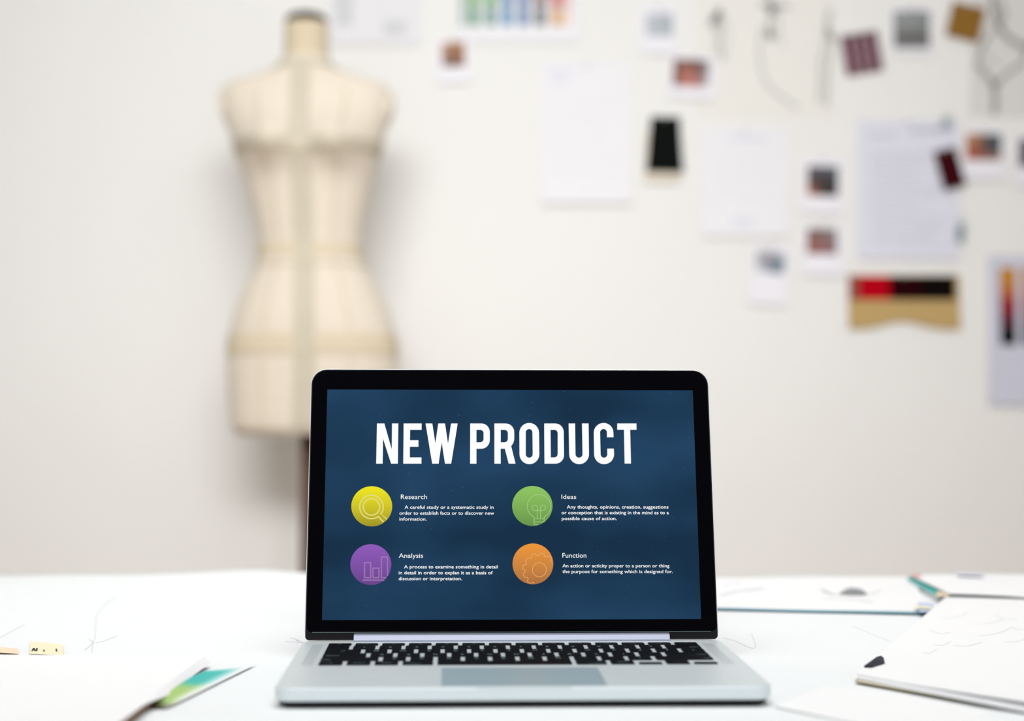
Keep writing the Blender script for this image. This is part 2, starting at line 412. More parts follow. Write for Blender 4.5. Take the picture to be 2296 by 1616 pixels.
text_block('white Analysis paragraph', z7, [('A process to examine something in detail', 845, 2152, 1268), ('in detail in order to explan it as a basis of', 770, 2082, 1350), ('discussion or interpretation.', 770, 1653, 1432)], 46)
text_block('white word Analysis', z7, [('Analysis', 772, 1110, 1120)], 62, 0)
text_block('white Ideas paragraph', z8, [('Any thoughts, opinions, creation, suggestions', 808, 2117, 401), ('or conception that is existing in the mind as to a', 740, 2122, 474), ('possible cause of action.', 743, 1452, 549)], 43)
text_block('white word Ideas', z8, [('Ideas', 740, 930, 277)], 57, 0)
text_block('white Function paragraph', z8, [('An action or acticity proper to a person or thing', 752, 2130, 1157), ('the purpose for something which is designed for.', 752, 2172, 1231)], 43)
text_block('white word Function', z8, [('Function', 752, 1060, 1032)], 60, 0)
# icon discs
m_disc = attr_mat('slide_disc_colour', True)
def disc(label, Z, cx, cy, rx, ry, top, bot):
    n = 72; rings = 8; V = [(cx, cy)]; F = []
    for k in range(1, rings+1):
        for i in range(n): a = 2*math.pi*i/n; V.append((cx+rx*k/rings*math.cos(a), cy+ry*k/rings*math.sin(a)))
    for i in range(n): F.append((0, 1+i, 1+(i+1) % n))
    for k in range(rings-1):
        for i in range(n):
            a = 1+k*n+i; b = 1+k*n+(i+1) % n; F.append((a, a+n, b+n, b))
    cols = []
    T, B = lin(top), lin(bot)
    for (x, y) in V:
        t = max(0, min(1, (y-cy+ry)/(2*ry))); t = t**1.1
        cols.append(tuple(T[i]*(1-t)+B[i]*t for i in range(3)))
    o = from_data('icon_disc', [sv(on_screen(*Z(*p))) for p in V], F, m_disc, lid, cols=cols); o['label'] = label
def ribbon(pts, w, closed=False):
    """2-D polyline to strip vertices/faces"""
    P = [Vector(p) for p in pts]; n = len(P); V = []; F = []
    for i in range(n):
        a = P[(i-1) % n] if (closed or i > 0) else P[i]; b = P[(i+1) % n] if (closed or i < n-1) else P[i]
        d1 = (P[i]-a); d2 = (b-P[i])
        if d1.length < 1e-9: d1 = d2
        if d2.length < 1e-9: d2 = d1
        d1.normalize(); d2.normalize()
        t = d1+d2; t = t.normalized() if t.length > 1e-6 else d1
        nn = Vector((-t.y, t.x)); k = max(0.45, abs(nn.dot(Vector((-d1.y, d1.x)))))
        V += [tuple(P[i]+nn*w/2/k), tuple(P[i]-nn*w/2/k)]
    for i in range(n if closed else n-1):
        j = (i+1) % n; F.append((2*i, 2*i+1, 2*j+1, 2*j))
    return V, F
def circ(cx, cy, r, a0=0, a1=360, n=48): return [(cx+r*math.cos(R(a0+(a1-a0)*i/n)), cy+r*math.sin(R(a0+(a1-a0)*i/n))) for i in range(n+1)]
def icon(label, Z, strokes, w, col):
    VV, FF = [], []
    for s in strokes:
        pts, closed = s if isinstance(s, tuple) else (s, False)
        V, F = ribbon(pts, w, closed); b = len(VV); VV += V; FF += [tuple(i+b for i in f) for f in F]
    o = from_data('icon_symbol', [sv(on_screen(*Z(*p)), 2) for p in VV], FF, emis('symbol_'+label.split()[-1], col), lid); o['label'] = label
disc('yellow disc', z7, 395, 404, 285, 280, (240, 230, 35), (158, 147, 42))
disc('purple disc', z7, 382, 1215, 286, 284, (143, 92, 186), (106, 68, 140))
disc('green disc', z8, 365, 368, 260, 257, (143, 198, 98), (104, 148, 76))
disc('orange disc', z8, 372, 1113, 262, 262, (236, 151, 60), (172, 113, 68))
def ang(cx, cy, x, y): return math.degrees(math.atan2(y-cy, x-cx))
mcx, mcy = 391, 412
icon('pale yellow outline of a magnifier', z7, [circ(mcx, mcy, 115, 0, 360, 56),
     [(560, 622), (485, 548)]+circ(mcx, mcy, 164, ang(mcx, mcy, 485, 548), ang(mcx, mcy, 520, 506)+360, 56)+[(520, 506), (604, 584)]], 18, (226, 219, 130))
icon('pale purple outline of a bar chart', z7, [([(295, 1188), (380, 1188), (380, 1398), (295, 1398)], True), ([(412, 1264), (495, 1264), (495, 1398), (412, 1398)], True),
     [(614, 1375), (614, 1110), (530, 1110), (530, 1398), (598, 1398)], [(265, 1432), (572, 1432)]], 17, (157, 118, 180))
icon('pale green outline of a light bulb', z8, [circ(450, 372, 151, ang(450, 372, 388, 505), ang(450, 372, 514, 505)+360, 56),
     [(388, 503), (388, 580)]+circ(406, 592, 18, 180, 90, 6)+[(440, 610)], [(517, 503), (517, 572)], [(388, 533), (517, 533)], [(388, 573), (520, 573)],
     [(430, 530), (430, 392)]+circ(396, 391, 34, 0, -270, 24)+[(503, 424)]+circ(503, 391, 34, 90, -180, 24)+[(470, 392), (470, 530)]], 9, (163, 200, 130))
gear = []
gcx, gcy = 455, 1188
for k in range(12):
    a0 = 9.5-30*k-90
    for da, rr in ((11.5, 184), (6.5, 216), (-6.5, 216), (-11.5, 184)):
        gear.append((gcx+rr*math.cos(R(a0+da)), gcy+rr*math.sin(R(a0+da))))
dense = []
for i in range(len(gear)):
    a, b = gear[i], gear[(i+1) % len(gear)]
    for t in range(6): dense.append((a[0]+(b[0]-a[0])*t/6, a[1]+(b[1]-a[1])*t/6))
inside = [(math.hypot(x-372, y-1113) < 257) for x, y in dense]
k0 = next(i for i in range(len(dense)) if inside[i] and not inside[i-1])
gstroke = []
for i in range(len(dense)):
    j = (k0+i) % len(dense)
    if not inside[j]: break
    gstroke.append(dense[j])
strokes = [circ(gcx, gcy, 90, 0, 360, 48), gstroke]
j0 = (k0+len(gstroke)); extra = []
for i in range(len(dense)-len(gstroke)):
    j = (j0+i) % len(dense)
    if inside[j]: extra.append(dense[j])
    elif extra:
        if len(extra) > 1: strokes.append(extra)
        extra = []
icon('pale orange outline of a gear', z8, strokes, 9, (229, 168, 104))
# a little dust on the screen glass
VV, FF = [], []
for i in range(150):
    x = random.uniform(SX0, SX1); z = random.uniform(SZ0, SZ1); r = random.uniform(0.00006, 0.00016); b = len(VV)
    VV += [(x+r*math.cos(a*math.pi/3), YS+0.00002, z+r*math.sin(a*math.pi/3)) for a in range(6)]; FF.append(tuple(range(b, b+6)))
du = from_data('dust_specks', VV, FF, mat('dust', (120, 140, 160), 0.8), lid); du['kind'] = 'stuff'

# ------------------------------------------------------------------ dress form
MY = 3.40
mm = MY/FPX
def mz(v): return on_depth(1148, v, MY).z
def mx(u): return on_depth(u, 600, MY).x
ROWS = [  # photo row, centre u, half width px, depth front, depth back (metres)
 (132, 684, 54, .052, .056), (150, 684, 62, .056, .062), (163, 684, 84, .058, .068), (176, 684, 128, .060, .074), (188, 684, 172, .064, .078),
 (205, 684, 196, .070, .080), (235, 685, 193, .080, .082), (270, 687, 184, .093, .086), (300, 688, 176, .108, .088), (325, 689, 168, .120, .088),
 (345, 690, 162, .123, .087), (362, 690, 157, .118, .086), (385, 691, 150, .108, .084), (415, 692, 142, .098, .082), (450, 693, 134, .092, .078),
 (490, 694, 124, .087, .073), (530, 695, 117, .083, .070), (555, 696, 115, .082, .070), (580, 697, 118, .084, .073), (605, 698, 128, .088, .080),
 (635, 699, 144, .094, .090), (670, 700, 161, .100, .100), (710, 701, 177, .106, .110), (750, 702, 187, .108, .117), (790, 703, 192, .108, .120),
 (840, 703, 191, .106, .118), (890, 702, 187, .104, .114), (935, 701, 182, .102, .110), (958, 700, 178, .100, .107), (968, 700, 170, .094, .100)]
def row_at(v):
    for a, b in zip(ROWS, ROWS[1:]):
        if a[0] <= v <= b[0]:
            t = (v-a[0])/(b[0]-a[0]); return [a[i]+(b[i]-a[i])*t for i in range(5)]
    return list(ROWS[0] if v < ROWS[0][0] else ROWS[-1])
def srow(v):                                    # gentle smoothing of the profile
    rs = [row_at(v+d) for d in (-14, -7, 0, 7, 14)] if 200 < v < 950 else [row_at(v)]
    return [sum(r[i] for r in rs)/len(rs) for i in range(5)]
CXM = mx(695); YAWM = 0.10
def form_pt(v, th, off=0.0):
    """th: 0 = facing the camera, +90 = right side"""
    _, cu, hw, df, db = srow(v)
    z = mz(v); cx = (cu-695)*mm; hw = hw*mm+off
    s, c = math.sin(th), math.cos(th)
    e = 0.86
    x = hw*math.copysign(abs(s)**e, s); y = -(df+off)*abs(c)**e if c > 0 else (db+off)*abs(c)**e
    if c > 0:                                   # two bust mounds, hollow between
        for sgn in (-1, 1):
            b = gauss(v, 340, 62 if v < 340 else 40)*gauss(x/mm, sgn*78, 52)
            y -= 0.040*b*(c**0.3)
        y += 0.016*gauss(v, 330, 60)*gauss(x/mm, 0, 34)
    return Vector((cx+x, y, z-mz(968)))
m_linen = mat('cream_linen', (228, 217, 200), 0.9, noise_scale=25, noise_amt=0.03, spec=0.15, sheen=0.2, bump=0.4, bump_scale=700)
m_linen2 = mat('tan_tape', (204, 195, 176), 0.9, noise_scale=40, noise_amt=0.05, spec=0.15)
m_band = mat('waist_tape_cream', (218, 204, 178), 0.9, noise_scale=40, noise_amt=0.05, spec=0.15)
dm = thing('dress_form', 'cream linen dress form on a stand in front of the wall', 'dress form', (CXM, MY, 0))
FZ = mz(968)
def lathe_rows(vlist, off, th0=0, th1=2*math.pi, n=72, closed=True, cap=False):
    V, F = [], []; m = n if closed else n+1
    for v in vlist:
        for i in range(m):
            th = th0+(th1-th0)*i/n; p = form_pt(v, th, off); V.append((p.x, p.y, p.z+FZ))
    for j in range(len(vlist)-1):
        for i in range(n):
            a = j*m+i; b = j*m+(i+1) % m; F.append((a, a+m, b+m, b))
    if cap:
        F.append(tuple(range(m))); F.append(tuple(reversed(range((len(vlist)-1)*m, len(vlist)*m))))
    return V, F
vl = [132, 138, 144, 150, 156, 163, 170, 176, 182, 188, 196, 205]+list(range(215, 960, 8))+[960, 965, 968]
V, F = lathe_rows(vl, 0, cap=True); from_data('torso', V, F, m_linen, dm, smooth=True)
def strip(name, v0, v1, t0, t1, off, m, label=None, n=40, step=8):
    k = max(2, int(abs(v1-v0)/step)); vv = [v0+(v1-v0)*i/k for i in range(k+1)]
    full = abs(t1-t0) > 6.2
    V, F = lathe_rows(vv, off, t0, t1, n, full); o = from_data(name, V, F, m, dm, smooth=True)
    if label: o['label'] = label
    return o
# centre tape: constant width down the front
def centre_strip():
    V, F = [], []; vv = list(range(140, 966, 8)); K = 6
    for v in vv:
        _, cu, hw, df, db = srow(v); wpx = 22+2*smooth(500, 900, v)
        for i in range(K+1):
            xx = (wpx*(2*i/K-1)-4)/hw; th = math.copysign(math.asin(min(1, abs(xx))**(1/0.86)), xx); p = form_pt(v, th, 0.0015); V.append((p.x, p.y-0.0005, p.z+FZ))
    for j in range(len(vv)-1):
        for i in range(K): a = j*(K+1)+i; F.append((a, a+K+1, a+K+2, a+1))
    o = from_data('centre_tape', V, F, m_linen2, dm, smooth=True); o['label'] = 'grey beige tape down the front'
centre_strip()
strip('waist_tape', 552, 580, 0, 2*math.pi, 0.002, m_band, n=72)
strip('hip_tape', 752, 795, 0, 2*math.pi, 0.002, m_band, 'tan tape around the hips', n=72)
strip('bust_tape', 326, 356, 0, 2*math.pi, 0.002, m_linen2, n=72, step=5)
m_seam = mat('seam_thread', (196, 180, 148), 0.9)
for fx in (-0.52, 0.50):                        # princess seams
    pts = []
    for v in range(210, 960, 12):
        th = math.copysign(math.asin(abs(fx)**(1/0.86)), fx); p = form_pt(v, th, 0.0008); pts.append((p.x, p.y, p.z+FZ))
    bm = bmesh.new(); tube_bm(bm, pts, 0.0012, 6); from_bm('seam', bm, m_seam, dm, smooth=True)
for v in (356, 795, 600):
    bm = bmesh.new(); tube_bm(bm, [tuple(form_pt(v+ (4*math.cos(3*th) if v == 356 else 0), th, 0.0016)+Vector((0, 0, FZ))) for th in [R(-90+4*i) for i in range(46)]], 0.0012, 6)
    from_bm('seam', bm, m_seam, dm, smooth=True)
# neck, cap
def ring_loft(name, rows, m, n=40, parent=dm):
    bm = bmesh.new(); prism_bm(bm, [[((cu-695)*mm+rx*mm*math.cos(2*math.pi*i/n), dy-ry*mm*math.sin(2*math.pi*i/n), mz(v)) for i in range(n)] for (v, cu, rx, ry, dy) in rows]); return from_bm(name, bm, m, parent, smooth=True)
ring_loft('neck', [(150, 684, 58, 58, 0), (140, 684, 54, 54, 0), (125, 684, 51, 52, 0), (90, 684, 50, 50, 0), (58, 684, 50, 50, 0), (54, 684, 49, 49, 0)], mat('neck_linen', (214, 200, 172), 0.9, noise_scale=20, noise_amt=0.04, spec=0.15))
ring_loft('neck_cap', [(56, 684, 47, 47, 0), (52, 684, 48, 48, 0), (44, 684, 47, 47, 0), (36, 684, 41, 41, 0), (31, 684, 28, 28, 0), (28, 684, 12, 12, 0)], mat('dark_wood_cap', (44, 22, 14), 0.85, spec=0.1, noise_scale=12, noise_amt=0.2))['label'] = 'dark brown wooden neck cap'
strip('neck_tape', 144, 160, 0, 2*math.pi, 0.0018, m_linen2, n=60, step=4)
# arm plates
for s in (-1, 1):
    bm = bmesh.new(); n = 24; L = []
    for k, (sc, dx) in enumerate(((1, -0.012), (1, 0.0015), (0.86, 0.003))):
        ring = []
        for i in range(n):
            v = 246-36*sc*math.sin(2*math.pi*i/n); e = form_pt(v, s*math.pi/2)
            ring.append((e.x+s*dx, 0.006+0.040*sc*math.cos(2*math.pi*i/n), mz(v)))
        L.append(ring)
    prism_bm(bm, L); from_bm('arm_plate', bm, m_linen, dm, smooth=True)
# stand
m_pole = mat('stand_wood', (92, 66, 50), 0.5, noise_scale=10, noise_amt=0.15)
ring_loft('hip_block', [(974, 700, 166, 103, 0), (970, 700, 170, 106, 0), (964, 700, 168, 104, 0)], m_linen2)
bm = bmesh.new(); tube_bm(bm, [(0, 0, 0.12), (0, 0, mz(972))], 0.017, 20); from_bm('pole', bm, m_pole, dm, smooth=True)
for k in range(4):
    a = R(45+90*k); ca, sa = math.cos(a), math.sin(a)
    bm = bmesh.new(); tube_bm(bm, [(ca*0.01, sa*0.01, 0.15), (ca*0.10, sa*0.10, 0.12), (ca*0.19, sa*0.19, 0.045), (ca*0.25, sa*0.25, 0.014)], [0.016, 0.016, 0.014, 0.013], 10); from_bm('leg', bm, m_pole, dm, smooth=True)

# ------------------------------------------------------------------ wall items
PXM = WALL/FPX*1.0005
m_paper = mat('white_paper', (240, 240, 244), 0.8, spec=0.2, noise_scale=20, noise_amt=0.01)
m_lilac = mat('cool_white_paper', (226, 227, 240), 0.8, spec=0.2, noise_scale=20, noise_amt=0.012)
m_offw = mat('drawing_paper', (238, 237, 232), 0.85, spec=0.2, noise_scale=14, noise_amt=0.012)
m_card = mat('photo_card', (238, 237, 244), 0.5, spec=0.35, noise_amt=0.01)
m_pin = mat('pin_metal', (150, 155, 160), 0.3, metal=0.9)
m_img = attr_mat('photo_image_print', False, 0.5)
WALLN = 0
class Sheet:
    """a sheet pinned on the wall: local x right, z up, bottom edge lifting off the wall"""
    def __init__(s, name, label, cat, u0, v0, u1, v1, rot=0, lift=0.012, base=0.002, group=None, layer=0):
        s.w, s.h = (u1-u0)*PXM/2, (v1-v0)*PXM/2
        c = on_depth((u0+u1)/2, (v0+v1)/2, WALL)
        s.base = base*0.5+layer*0.0025; s.lift = lift*0.4
        s.root = thing(name, label, cat, (c.x, WALL, c.z), 0, group); s.root.rotation_euler = (0, R(rot), 0)
        s.u, s.v = (u0+u1)/2, (v0+v1)/2
    def y(s, x, z):
        t = (s.h-z)/(2*s.h); return -(s.base+s.lift*max(0, t)**2)
    def grid(s, name, x0, x1, z0, z1, m, n=8, d=0.0, cols=None, thick=0.0004, edge=None):
        V, F, Cc = [], [], []
        for j in range(n+1):
            for i in range(n+1):
                x = x0+(x1-x0)*i/n; z = z1+(z0-z1)*j/n
                if edge: x, z = edge(x, z)
                V.append((x, s.y(x, z)-d, z))
                if cols:
                    gy = j/n*(len(cols)-1); gx = i/n*(len(cols[0])-1); a, b = int(min(gy, len(cols)-1.001)), int(min(gx, len(cols[0])-1.001))
                    fy, fx = gy-a, gx-b; A1 = len(cols)-1; B1 = len(cols[0])-1
                    q = [lin(cols[min(a+p, A1)][min(b+r, B1)]) for p in (0, 1) for r in (0, 1)]
                    Cc.append(tuple((q[0][k]*(1-fx)+q[1][k]*fx)*(1-fy)+(q[2][k]*(1-fx)+q[3][k]*fx)*fy for k in range(3)))
        for j in range(n):
            for i in range(n):
                a = j*(n+1)+i; F.append((a, a+n+1, a+n+2, a+1))
        o = from_data(name, V, F, m, s.root, smooth=False, cols=Cc or None)
        return solid(o, thick, 1 if False else -1)
    def full(s, name, m, **k): return s.grid(name, -s.w, s.w, -s.h, s.h, m, **k)
    def px(s, u, v): return ((u-s.u)*PXM, -(v-s.v)*PXM)
    def strokes(s, name, lst, m, label=None, d=0.0006):
        VV, FF = [], []
        for pts, w in lst:
            P = [s.px(*p) for p in pts]; Q = []
            for a, b in zip(P, P[1:]):
                for t in range(5): Q.append((a[0]+(b[0]-a[0])*t/5, a[1]+(b[1]-a[1])*t/5))
            Q.append(P[-1]); V, F = ribbon(Q, w*PXM); b0 = len(VV); VV += V; FF += [tuple(i+b0 for i in f) for f in F]
        o = from_data(name, [(x, s.y(x, z)-d, z) for x, z in VV], FF, m, s.root)
        if label: o['label'] = label
        return o
    def pin(s, x=0, z=None, m=None):
        z = s.h-0.006 if z is None else z; y = s.y(x, z)
        bm = bmesh.new(); tube_bm(bm, [(x, y-0.0002, z), (x, y-0.002, z), (x, y-0.0035, z)], [0.0035, 0.0032, 0.0012], 10); return from_bm('pin', bm, m or m_pin, s.root, smooth=True)
m_pencil = mat('pencil_grey', (150, 151, 148), 0.9)
m_pencil_soft = mat('pencil_pale', (196, 196, 192), 0.9)
m_text = mat('grey_print', (192, 194, 212), 0.9)
m_textd = mat('dark_print', (178, 178, 190), 0.9)

def text_rows(u0, u1, v0, v1, step, w=2, seed=1):
    rnd = random.Random(seed); out = []
    v = v0
    while v < v1:
        e = u1-(rnd.random()**2)*(u1-u0)*0.5; out.append(([(u0, v), (e, v)], w)); v += step
    return out
# A4 sheets
s = Sheet('paper_sheet', 'blank-looking white paper sheet left of the black swatch', 'paper', 1212, 140, 1418, 458, 0, 0.022)
s.full('sheet', m_paper); s.strokes('printed_text', [([(1228, 160), (1285, 160)], 9), ([(1228, 182), (1275, 182)], 6)]+text_rows(1230, 1390, 230, 400, 26, 1.2, 3), m_lilac); s.pin()
s = Sheet('paper_sheet', 'pale lilac typed page with a maroon swatch over its right edge', 'paper', 1922, 268, 2150, 582, 0.4, 0.016)
s.full('sheet', m_lilac); s.strokes('printed_text', [([(1945, 305), (2010, 302)], 5), ([(2040, 292), (2110, 290)], 9)]+text_rows(1950, 2125, 345, 560, 13, 2.2, 5), m_text); s.pin()
s = Sheet('paper_sheet', 'white paper sheet with a faint heading, right of the black swatch', 'paper', 1572, 288, 1768, 532, 0, 0.016)
s.full('sheet', m_paper); s.strokes('printed_text', [([(1628, 308), (1720, 310)], 10), ([(1640, 498), (1688, 498)], 16)]+text_rows(1600, 1740, 350, 470, 24, 1.2, 9), m_lilac); s.pin()
s = Sheet('paper_sheet', 'grey-white printed sheet behind the neck of the dress form', 'paper', 738, -190, 942, 104, 0, 0.01)
s.full('sheet', mat('grey_white_paper', (232, 232, 236), 0.8)); s.strokes('printed_block', [([(772, -40), (772, 60)], 40)], mat('faint_grey_print', (212, 214, 218), 0.9)); s.strokes('printed_block', [([(862, 64), (912, 64)], 30)], mat('faint_grey_print', (212, 214, 218), 0.9)); s.pin()
s = Sheet('drawing_sheet', 'large off-white sheet with three faint pencil fashion figures', 'drawing', 1560, -160, 1876, 266, 0, 0.0, base=0.0008)
s.full('sheet', m_offw)
s.strokes('pencil_drawing', [([(1590, 62), (1596, 38), (1612, 22), (1604, 52), (1600, 76)], 9), ([(1612, 22), (1618, 60), (1612, 100), (1620, 140)], 10), ([(1596, 56), (1612, 28)], 12), ([(1622, 30), (1634, 80), (1628, 130)], 4), ([(1602, 80), (1600, 150)], 4),
    ([(1702, 10), (1732, 14), (1772, 16)], 12), ([(1724, -20), (1732, 30), (1724, 60), (1730, 92)], 12), ([(1716, 30), (1742, 22), (1748, 60)], 7), ([(1716, 78), (1742, 82)], 13), ([(1708, 60), (1702, 110), (1706, 160), (1722, 196), (1752, 220), (1790, 245)], 7), ([(1744, 60), (1756, 110)], 4),
    ([(1862, 20), (1854, 60), (1866, 90)], 12), ([(1856, 70), (1840, 140), (1836, 230)], 8), ([(1868, 80), (1856, 160), (1852, 240)], 10)], m_pencil_soft, d=0.0005)
s.strokes('pencil_shading', [([(1724, 60), (1722, 84)], 11), ([(1606, 36), (1602, 48)], 10), ([(1712, 8), (1756, 12)], 6), ([(1858, 60), (1864, 84)], 9)], m_pencil, d=0.0008); s.pin()
s = Sheet('drawing_sheet', 'grey fashion drawing of a figure in the top right corner of the wall', 'drawing', 2178, -150, 2420, 268, 2, 0.0, base=0.0008)
s.full('sheet', mat('grey_drawing_paper', (222, 221, 219), 0.85, noise_amt=0.015))
s.strokes('pencil_drawing', [([(2222, -10), (2236, 60), (2262, 88), (2300, 110)], 14), ([(2240, 0), (2252, 40), (2236, 60)], 8), ([(2192, 150), (2202, 110), (2226, 70)], 8), ([(2192, 150), (2218, 176), (2234, 196)], 12), ([(2234, 196), (2258, 170), (2298, 140), (2310, 90)], 9), ([(2232, 190), (2236, 230), (2234, 262)], 13), ([(2206, 120), (2240, 150)], 3)], m_pencil); s.pin()
s = Sheet('colour_chart', 'colour swatch chart of green, blue, brown and red squares', 'chart', 1024, -150, 1300, 96, 0, 0.01)
s.full('sheet', m_paper)
CH = [('6fae5a', '6d9e84'), ('64a866', '6f9a92'), ('4a84b4', '5c92b8'), ('5a76ac', '6886b0'), ('7a5a4c', '6d7078'), ('c9564a', 'd6a878')]
for i, (c1, c2) in enumerate([('9cbc9c', '9fbcae')]+CH+[('eeb0a8', 'eed2c0')]):
    ux = 1050+37.2*(i-1); w = 25
    if i == 0: ux, w = 1030, 12
    if i == 7: ux, w = 1266, 14
    for j, vv in enumerate(((20, 60), (-26, 14), (-72, -32), (-118, -78))):
        cc = c2 if j == 0 else c1
        a = s.px(ux, vv[0]); b = s.px(ux+w, vv[1])
        s.grid('colour_square', a[0], b[0], b[1], a[1], mat('ink_'+cc, cc, 0.6), n=2, d=0.0006)
s.strokes('grid_lines', [([(1028, 17), (1284, 17)], 3), ([(1042+37*0, -140), (1042, 62)], 3)], mat('chart_grey', (170, 180, 186), 0.8)); s.pin()
# instant photos
def photo(label, u0, v0, u1, v1, rot, img, cols, lift=0.012, base=0.006, layer=0, frame=m_card):
    s = Sheet('instant_photo', label, 'photo', u0, v0, u1, v1, rot, lift, base, 'instant photos pinned on the wall', layer)
    s.full('card', frame); a = s.px(img[0], img[1]); b = s.px(img[2], img[3])
    cc = [[tuple(int(h[i:i+2], 16) for i in (0, 2, 4)) for h in row] for row in cols]
    s.grid('picture', a[0], b[0], b[1], a[1], m_img, n=10, d=0.0007, cols=cc); s.pin(m=m_pin); return s
photo('instant photo with a brown picture, alone under the colour chart', 978, 86, 1056, 186, -3, (990, 95, 1044, 152), [['c9a49a', 'b8835e', 'a87850'], ['a08070', '7a4a28', '9a6a48'], ['a89aa0', '6a4a38', 'a88a80']])
photo('pale instant photo with a grey-blue picture near the top edge', 1438, 12, 1518, 122, 0, (1448, 30, 1508, 84), [['c8ccd4', 'c0c4cc', 'a8b4ba'], ['b4bcc8', 'b0b6be', '9aaaae'], ['c4c8d4', 'bcc4c8', 'b4bec0']])
photo('instant photo with a red-brown portrait, tilted, above the black swatch', 1500, 124, 1606, 222, 3, (1508, 134, 1590, 196), [['8a5a48', '3a221c', '6a3c30', '2c1c20', 'a09498'], ['6a4034', 'a0604e', 'b06a5a', '6a4440', 'b4acb0'], ['2c3450', 'b06e60', 'c87a70', 'a87c7c', 'd0ccd4']])
photo('instant photo with a dark picture, above the mauve one', 1796, 352, 1890, 480, 2, (1809, 372, 1878, 440), [['6a666e', '5a5a66', '60646e'], ['4a3430', '241a1a', '1c1c1a'], ['c87a58', '382420', '141a18']])
photo('instant photo with a mauve-brown picture, below the dark one', 1796, 500, 1894, 618, 1, (1808, 512, 1876, 570), [['6a5650', '7a6a66', '8c8c8e'], ['8a5a50', '8a6058', '7a6a6c'], ['8c5450', '9a5c60', '84606c']])
photo('tilted instant photo with a small dark blue patch, lowest of all', 1684, 548, 1768, 684, 5, (1692, 562, 1758, 612), [['b8bcc0', 'b4b0b4', 'c4c8d4', 'd0d4dc'], ['a8aeac', '9c949c', '50606c', '8894a0'], ['d8e0ec', 'b4c0d0', '6a7c94', 'b0bccc']])
photo('instant photo with an orange and teal picture beside the maroon swatch', 2156, 286, 2252, 404, 1, (2164, 300, 2244, 360), [['c8a080', 'b07a54', '40545c', '5a6a70'], ['b4673c', '8a5a48', '1c3038', '3c4c54'], ['b84c34', 'a85444', '9c6c5c', 'a8887c']])
photo('dark instant photo cut by the right edge of the picture', 2274, 300, 2366, 420, 2, (2284, 312, 2356, 376), [['3c3c40', '2c2c30', '34343a'], ['2a1e1e', '1a1414', '241c1c'], ['3a2c2c', '241c20', '2c2428']])
s = Sheet('photo_print', 'black and white photo print left of the ochre swatch', 'photo', 1998, 14, 2092, 124, 0, 0.012)
s.full('card', m_card)
a = s.px(2003, 24); b = s.px(2084, 110)
s.grid('picture', a[0], b[0], b[1], a[1], m_img, n=14, d=0.0007, cols=[[(150,156,154),(142,150,150),(128,134,134)],[(136,144,142),(146,150,150),(120,126,128)],[(140,142,142),(130,134,134),(126,130,130)],[(84,84,80),(78,74,72),(86,84,80)],[(150,150,150),(152,150,154),(146,148,150)]]); s.pin()
# fabric swatches
def swatch(name, label, u0, v0, u1, v1, rot, m, lift=0.014, edge=None, thick=0.001, layer=1):
    s = Sheet(name, label, 'fabric swatch', u0, v0, u1, v1, rot, lift, 0.003, 'fabric swatches', layer); s.full('cloth', m, thick=thick, edge=edge, n=12); s.pin(); return s
s = swatch('fabric_swatch', 'ochre brown square fabric swatch, tilted, near the top', 2126, 10, 2202, 90, 14, mat('ochre_felt', (142, 104, 46), 0.95, spec=0.1, noise_amt=0.08))
s = swatch('fabric_swatch', 'small dark maroon rectangular swatch, tilted over the lilac page', 2102, 334, 2152, 424, -15, mat('maroon_felt', (58, 4, 14), 0.95, spec=0.1), layer=3)
# green-black swatch: wider at the bottom, on a tan backing card
s = Sheet('fabric_swatch', 'tall black-green fabric swatch over a tan card', 'fabric swatch', 1450, 262, 1530, 410, 1, 0.02, 0.003, 'fabric swatches', 1)
a = s.px(1446, 300); b = s.px(1526, 408)
s.grid('backing_card', a[0], b[0], b[1], a[1], mat('pale_tan_card', (228, 218, 200), 0.8), n=6, d=-0.0015)
s.grid('cloth', -s.w, s.w, -s.h+0.022, s.h, mat('black_green_cloth', (13, 17, 15), 0.95, spec=0.08), n=12, d=0.002, thick=0.0015,
       edge=lambda x, z: (x*(0.80+0.28*(s.h-z)/(2*s.h)), z)); s.pin()
# plaid swatch
s = Sheet('fabric_swatch', 'plum and black checked fabric swatch, slightly tilted', 'fabric swatch', 1888, 74, 1974, 166, -9, 0.010, 0.003, 'fabric swatches', 1)
s.full('cloth', mat('plum_cloth', (205, 176, 182), 0.95, spec=0.1, noise_amt=0.05), thick=0.001)
for i in range(4):
    x = -s.w+s.w*2*(i+0.5)/4
    s.grid('check_stripe', x-0.0062, x+0.0062, -s.h, s.h, mat('plum_stripe', (122, 58, 88), 0.95), n=4, d=0.0006)
for j in range(3):
    z = -s.h+s.h*2*(j+0.55)/3
    s.grid('check_stripe', -s.w, s.w, z-0.0075, z+0.0075, mat('dark_plum_stripe', (62, 38, 50), 0.95), n=4, d=0.0010)
s.pin()
# folded kraft fabric card with red and black samples
s = Sheet('sample_card', 'tan sample card with red, maroon and black cloth strips', 'sample card', 1902, 616, 2152, 738, 0, 0.02, 0.003)
s.full('card', mat('kraft_card', (190, 160, 105), 0.85, noise_scale=14, noise_amt=0.06), n=20, thick=0.001,
       edge=lambda x, z: (x, z if z > -s.h*0.5 else z+0.017*gauss(x, -0.005, 0.055)*smooth(-s.h*0.5, -s.h, z)*1.0+0.0*x))
for (ua, ub, c, nm) in ((1902, 1926, (150, 84, 74), 'dusty_red_cloth'), (1924, 1996, (184, 2, 26), 'red_cloth'), (1994, 2070, (38, 3, 8), 'dark_maroon_cloth'), (2068, 2142, (14, 10, 8), 'black_cloth')):
    a = s.px(ua, 618); b = s.px(ub, 672)
    s.grid('cloth_strip', a[0], b[0], b[1], a[1], mat(nm, c, 0.95, spec=0.05), n=6, d=0.002, thick=0.0012)
s.pin()
